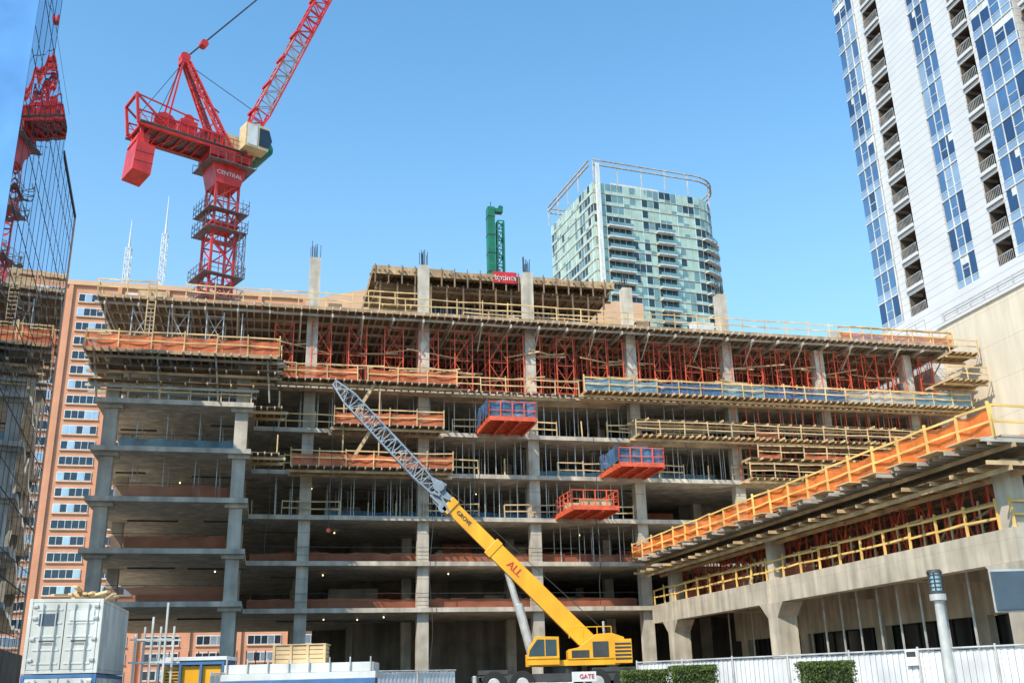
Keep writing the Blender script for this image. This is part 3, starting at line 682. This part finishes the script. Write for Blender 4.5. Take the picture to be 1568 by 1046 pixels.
hb=Mc.part('hook_block','red'); hb.cyl(tip+Vector((-.1,-.08,-9.2)),tip+Vector((-.1,.08,-9.2)),.13); hub.cyl((-1.7,0,2.2),Bp(6.6)+Vector((0,0,-.55)),.2); hub.cyl((-1.7,0,2.2),Vector((-1.7,0,2.2)).lerp(Bp(6.6),.55),.27)
y.box(-2.1,-1.3,-.4,.4,1.64,2.3)
text(Mc,'boom_lettering','ALL',.62,Bp(6.0)+Vector((0,-.4,0)),(math.pi/2,math.radians(45.5),0),'signred')
text(Mc,'boom_lettering_small','GROVE',.35,Bp(10.2)+Vector((0,-.34,.05)),(math.pi/2,math.radians(45.5),0),'dark')
rp=Mc.part('cab_guard_rails','yellow')
for x in (.4,1.2,2.,2.8): rp.beam((x,-1.2,3.1),(x,-1.2,3.7),.05)
rp.beam((.4,-1.2,3.7),(2.8,-1.2,3.7),.05)
Mc.done(.02)
# ------------------------------------------------------------ containers
def container(loc,rz,z,c,c2):
    g=Group('shipping_container',(loc[0],loc[1],z),rz); p=g.part('shell',c); w,l,h=2.44,6.06,2.5
    p.box(-w/2+.03,w/2-.03,.05,l-.05,.12,h-.05)
    f=g.part('frame',c2)
    for x in (-w/2,w/2-.12):
        for yy in (0,l-.12): f.box(x,x+.12,yy,yy+.12,0,h)
    for z_ in (0,h-.12):
        for yy in (0,l-.12): f.box(-w/2+.121,w/2-.121,yy,yy+.12,z_,z_+.119)
        for x in (-w/2,w/2-.12): f.box(x,x+.119,.121,l-.121,z_,z_+.119)
    for yy in fr(.2,l-.3,.28): p.box(-w/2-.0,w/2+.0,yy,yy+.14,.13,h-.13)
    for x in (-.75,-.3,.3,.75): g.part('door_bars','steel').cyl((x,-.05,.15),(x,-.05,h-.15),.025,n=8)
    for x in (-.52,.52): g.part('door_handles','dark').box(x-.25,x+.25,-.09,-.05,1.05,1.1)
    for x in (-1.0,1.0):
        for z_ in (.4,1.1,1.8,2.2): g.part('hinges','steel').box(x-.08,x+.08,-.06,.04,z_,z_+.1)
    g.part('door_gap','dark').box(-.012,.012,-.0,.045,.14,h-.14)
    g.part('signs','signdark').box(-.85,-.25,-.03,.02,1.6,2.0); g.part('sign_white','white').box(.15,.95,-.035,.02,1.75,2.1)
    dl=g.part('door_leaves',c); dl.box(-1.08,-.013,.0,.045,.13,h-.13); dl.box(.013,1.08,.0,.045,.13,h-.13)
    for z_ in (.3,.75,1.2,1.65,2.1):
        for xx in (-.95,.1): dl.box(xx,xx+.85,-.02,-.001,z_,z_+.06)
    g.done(.012)
    return g
cl=(-15.9,36); container(cl,.22,2.45,'contwhite','contwhite'); c2=container(cl,.22,-.08,'contwhite','blue')
text(c2,'container_lettering','mobile storage',.26,(-.1,-.07,2.05),(math.pi/2,0,0),'blue')
g=Group('timber_pile',(cl[0],cl[1],4.95),.22); p=g.part('planks','wood')
for i in range(16): p.beam((R(-1,.6),R(.5,5),.05+R(0,.35)),(R(-.2,1.2),R(.5,5),.1+R(0,.5)),.14,.08)
g.done()
g=Group('flatbed_trailer',(-8.7,42,0),.03); p=g.part('bed','white'); p.box(-3,3,-1.2,1.2,2.1,2.35); p.box(-2.9,2.9,-1.1,1.1,2.36,2.7); g.part('skirt','blue').box(-3,3,-1.22,-1.2,1.7,2.1)
for x in (-2,-1,1.4,2.2): g.part('wheels','rubber').cyl((x,-1.2,1.2),(x,-.8,1.2),.5,n=20)
g.part('frame','dark').box(-2.9,2.9,-.5,.5,1.4,2.09)
for x in fr(-2.8,2.8,.8): g.part('stakes','steel').beam((x,-1.15,2.35),(x,-1.15,2.9),.05)
g.done(.01)
g=Group('wooden_crate',(-8.8,42,2.7),.03); p=g.part('boards','wood')
for k in range(4): p.box(-1,1,-.6,.6,.02+k*.17,.17+k*.17)
for x in (-1,-.33,.33,1): p.box(x-.05,x+.05,-.64,-.6,0,.72)
p.box(-1.05,1.05,-.65,.65,.70,.75); g.done(.008)
g=Group('generator_skid',(-13,42,0),.05); g.part('frame','blue').box(-1.3,1.3,-1,1,1.6,1.9); g.part('frame','blue').box(-1.3,1.3,-1,1,2.75,2.9)
for x in (-1.25,-.4,.4,1.25): g.part('frame','blue').box(x-.05,x+.05,-1,-.9,1.9,2.75)
g.part('body','yellow').box(-1.15,1.15,-.85,.9,1.9,2.7); g.part('base','dark').box(-1.2,1.2,-.9,.9,0,1.6); g.part('roof','white').box(-1.6,1.4,-1.05,1.05,2.91,3.05)
for k in range(6): g.part('louvres','dark').box(-1.0,-.5,-.88,-.86,1.95+k*.12,2.0+k*.12)
g.done(.01)
g=Group('scaffold_poles',(-13.6,38,0)); p=g.part('poles','steel')
for x in (-.5,.1,.6):
    p.beam((x,0,0),(x,0,4.3+x),.07); p.beam((x,.9,0),(x,.9,4.1),.07)
for z in (1.8,2.8,3.6): p.beam((-.7,0,z),(.9,0,z),.06); p.beam((-.7,.9,z),(.9,.9,z),.06)
g.done()
# ------------------------------------------------------------ fences
def fence(a,b,h,z=0):
    g=Group('construction_fence',(a[0],a[1],z),math.atan2(b[1]-a[1],b[0]-a[0])); L=math.hypot(b[0]-a[0],b[1]-a[1])
    s=g.part('slats','fence')
    for k,x in enumerate(fr(0,L-.09,.1)): s.box(x,x+.096,-.01+.02*(k%2),.0+.02*(k%2),.1,h-.05+R(-.012,.012))
    p=g.part('posts','steel')
    for x in fr(0,L,2.4): p.cyl((x,-.06,0),(x,-.06,h+.08),.035,n=8)
    p.cyl((0,-.06,h),(L,-.06,h),.03,n=8); 
    if L>12: g.part('notice_board','white').box(11.6,12.0,-.12,-.1,h-.45,h+.02); g.part('notice_print','dark').box(11.65,11.95,-.125,-.121,h-.2,h-.05)
    g.done()
fence((4.6,41),(14.4,28.6),2.4); fence((14.5,28.5),(22,27.5),2.5); fence((-12,40.5),(-3.0,48),2.4)
def hedge(x,y,w,dp,h):
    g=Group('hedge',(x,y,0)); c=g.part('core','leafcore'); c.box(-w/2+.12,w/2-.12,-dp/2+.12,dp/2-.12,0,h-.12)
    l=g.part('leaves','leaf')
    for i in range(5200):
        px,py,pz=R(-w/2,w/2),R(-dp/2,dp/2),R(0,h)
        k=random.choice('xyzyz')
        if k=='x': px=random.choice((-1,1))*(w/2+R(-.12,.03))
        elif k=='y': py=-(dp/2+R(-.12,.04))
        else: pz=h+R(-.12,.06)
        n=Vector((R(-1,1),R(-1,1),R(-1,1))).normalized(); a=n.orthogonal().normalized()*.035; b_=n.cross(a).normalized()*.022; o=Vector((px,py,pz))
        l.quad(o-a,o-b_,o+a,o+b_)
    g.done()
hedge(4.05,34.5,1.55,1.0,2.0); hedge(5.62,34.3,1.5,1.0,2.1); hedge(8.7,30,1.5,1.,2.06)
hedge(-7.6,33,1.8,1.,1.55)
# ------------------------------------------------------------ street lamp, signs, barriers
g=Group('street_lamp',(10.6,26,0)); p=g.part('pole','steel'); p.cyl((0,0,0),(0,0,.5),.2,.17,16); p.cyl((0,0,.5),(0,0,3.45),.15,.11,16); p.cyl((0,0,3.45),(0,0,3.6),.2,.2,16)
q=g.part('luminaire','dark'); q.cyl((0,0,3.6),(0,0,3.68),.2,.2,20); 
for k in range(4): q.cyl((0,0,3.75+k*.1),(0,0,3.78+k*.1),.17,.17,20)
g.part('lens','glassblue2').cyl((0,0,3.68),(0,0,4.12),.14,.14,20); q.cyl((0,0,4.12),(0,0,4.2),.2,.16,20)
for k in range(6):
    t=k*math.pi/3; q.beam((.17*math.cos(t),.17*math.sin(t),3.65),(.17*math.cos(t),.17*math.sin(t),4.15),.025)
g.done()
g=Group('parking_sign',(10.95,22,0)); g.part('panel','signdark').box(-.75,1.4,0,.06,2.95,3.75); g.part('pole','white').cyl((.3,.1,0),(.3,.1,3.8),.05); g.part('frame','steel').box(-.78,1.43,.061,.09,2.9,3.8); g.done(.005)
g=Group('gate_sign',(2.35,39,0)); g.part('panel','white').box(-.45,.45,0,.03,1.75,2.1); g.part('post','steel').cyl((0,.06,0),(0,.06,2.1),.04); text(g,'gate_lettering','GATE',.22,(.1,-.02,1.93),(math.pi/2,0,0),'signred'); g.done()
g=Group('construction_barrier',(1,40,0)); p=g.part('slats','white'); p.box(-3,1,0,.06,1.5,1.75); 
for i in range(9): g.part('stripes','red').box(-2.95+i*.44,-2.75+i*.44,-.012,-.002,1.52,1.73)
for x in (-2.8,.8): p.box(x-.05,x+.05,-.0,.08,0,1.5)
g.done()
# ------------------------------------------------------------ ground, road
def sheet(name,m,x0,x1,y0,y1,z):
    me=bpy.data.meshes.new(name); me.from_pydata([(x0,y0,z),(x1,y0,z),(x1,y1,z),(x0,y1,z)],[],[(0,1,2,3)]); me.materials.append(M[m]); o=bpy.data.objects.new(name,me); bpy.context.scene.collection.objects.link(o)
def gz(x,y):
    t=max(0,min(1,(y-44)/8)); return t*t*(3-2*t)*1.0
v=[];f=[];ys=[-3000,-200,-20,20,30,40,44]+[44+i for i in range(1,9)]+[60,100,200,500,3000]
me=bpy.data.meshes.new('ground')
for a in ys: v+=[(-3000,a,gz(0,a)),(3000,a,gz(0,a))]
for j in range(len(ys)-1): f.append((2*j,2*j+1,2*j+3,2*j+2))
me.from_pydata(v,[],f);me.materials.append(M['dirt']);o=bpy.data.objects.new('ground',me);bpy.context.scene.collection.objects.link(o)
sheet('road','asphalt',-200,200,4,21.8,.004)
g=Group('pavement'); g.part('paving','concrete').box(-200,200,22,27,0,.13); g.part('kerb','conc_warm').box(-200,200,21.85,21.999,0,.14); g.done()
for yy in (12.9,13.2): sheet('road_marking','yellow',-200,200,yy,yy+.12,.008)
# ------------------------------------------------------------ light
sc=bpy.context.scene
el=math.radians(44); hd=Vector((.58,.815)).normalized()
sd=Vector((hd.x*math.cos(el),hd.y*math.cos(el),-math.sin(el)))
sl=bpy.data.lights.new('sun','SUN'); sl.energy=5.0; sl.angle=math.radians(.5); sl.color=(1,.91,.77)
so=bpy.data.objects.new('sun',sl); sc.collection.objects.link(so); so.rotation_euler=sd.to_track_quat('-Z','Y').to_euler()
w=bpy.data.worlds.new('World'); sc.world=w; w.use_nodes=True; nt=w.node_tree; WN=nt.nodes; WL=nt.links
sk=WN.new('ShaderNodeTexSky'); sk.sky_type='NISHITA'; sk.sun_disc=False; sk.sun_elevation=el; sk.sun_rotation=math.atan2(-hd.x,-hd.y)
sk.air_density=1.; sk.dust_density=.5; sk.ozone_density=1.
mxn=WN.new('ShaderNodeVectorMath'); mxn.operation='MULTIPLY'; mxn.inputs[1].default_value=(1.3,2.05,2.2)
# pale haze towards the horizon
wt=WN.new('ShaderNodeTexCoord'); ws=WN.new('ShaderNodeSeparateXYZ'); WL.new(wt.outputs['Generated'],ws.inputs[0])
wm=WN.new('ShaderNodeMapRange'); wm.interpolation_type='SMOOTHSTEP'; wm.inputs[1].default_value=.05; wm.inputs[2].default_value=.62; wm.inputs[3].default_value=.55; wm.inputs[4].default_value=0.
WL.new(ws.outputs[2],wm.inputs[0])
wx=WN.new('ShaderNodeMix'); wx.data_type='RGBA'; wx.inputs[7].default_value=(4.1,5.4,6.2,1)
WL.new(wm.outputs[0],wx.inputs[0]); WL.new(sk.outputs[0],mxn.inputs[0]); WL.new(mxn.outputs[0],wx.inputs[6])
bg=WN['Background']; bg.inputs[1].default_value=.14; WL.new(wx.outputs[2],bg.inputs[0])
sc.view_settings.view_transform='Standard'; sc.view_settings.look='None'; sc.view_settings.exposure=0
# ------------------------------------------------------------ camera
th=math.radians(19);ro=math.radians(1.5)
F=Vector((0,math.cos(th),math.sin(th)));Rv=Vector((1,0,0));U=Vector((0,-math.sin(th),math.cos(th)))
R2=Rv*math.cos(ro)-U*math.sin(ro);U2=Rv*math.sin(ro)+U*math.cos(ro)
cam=bpy.data.cameras.new('camera');cam.lens=35;cam.sensor_width=36;cam.clip_end=6000;cam.clip_start=.1
co=bpy.data.objects.new('camera',cam);sc.collection.objects.link(co)
m4=Matrix(((R2.x,U2.x,-F.x,0),(R2.y,U2.y,-F.y,0),(R2.z,U2.z,-F.z,1.7),(0,0,0,1)));co.matrix_world=m4
sc.camera=co
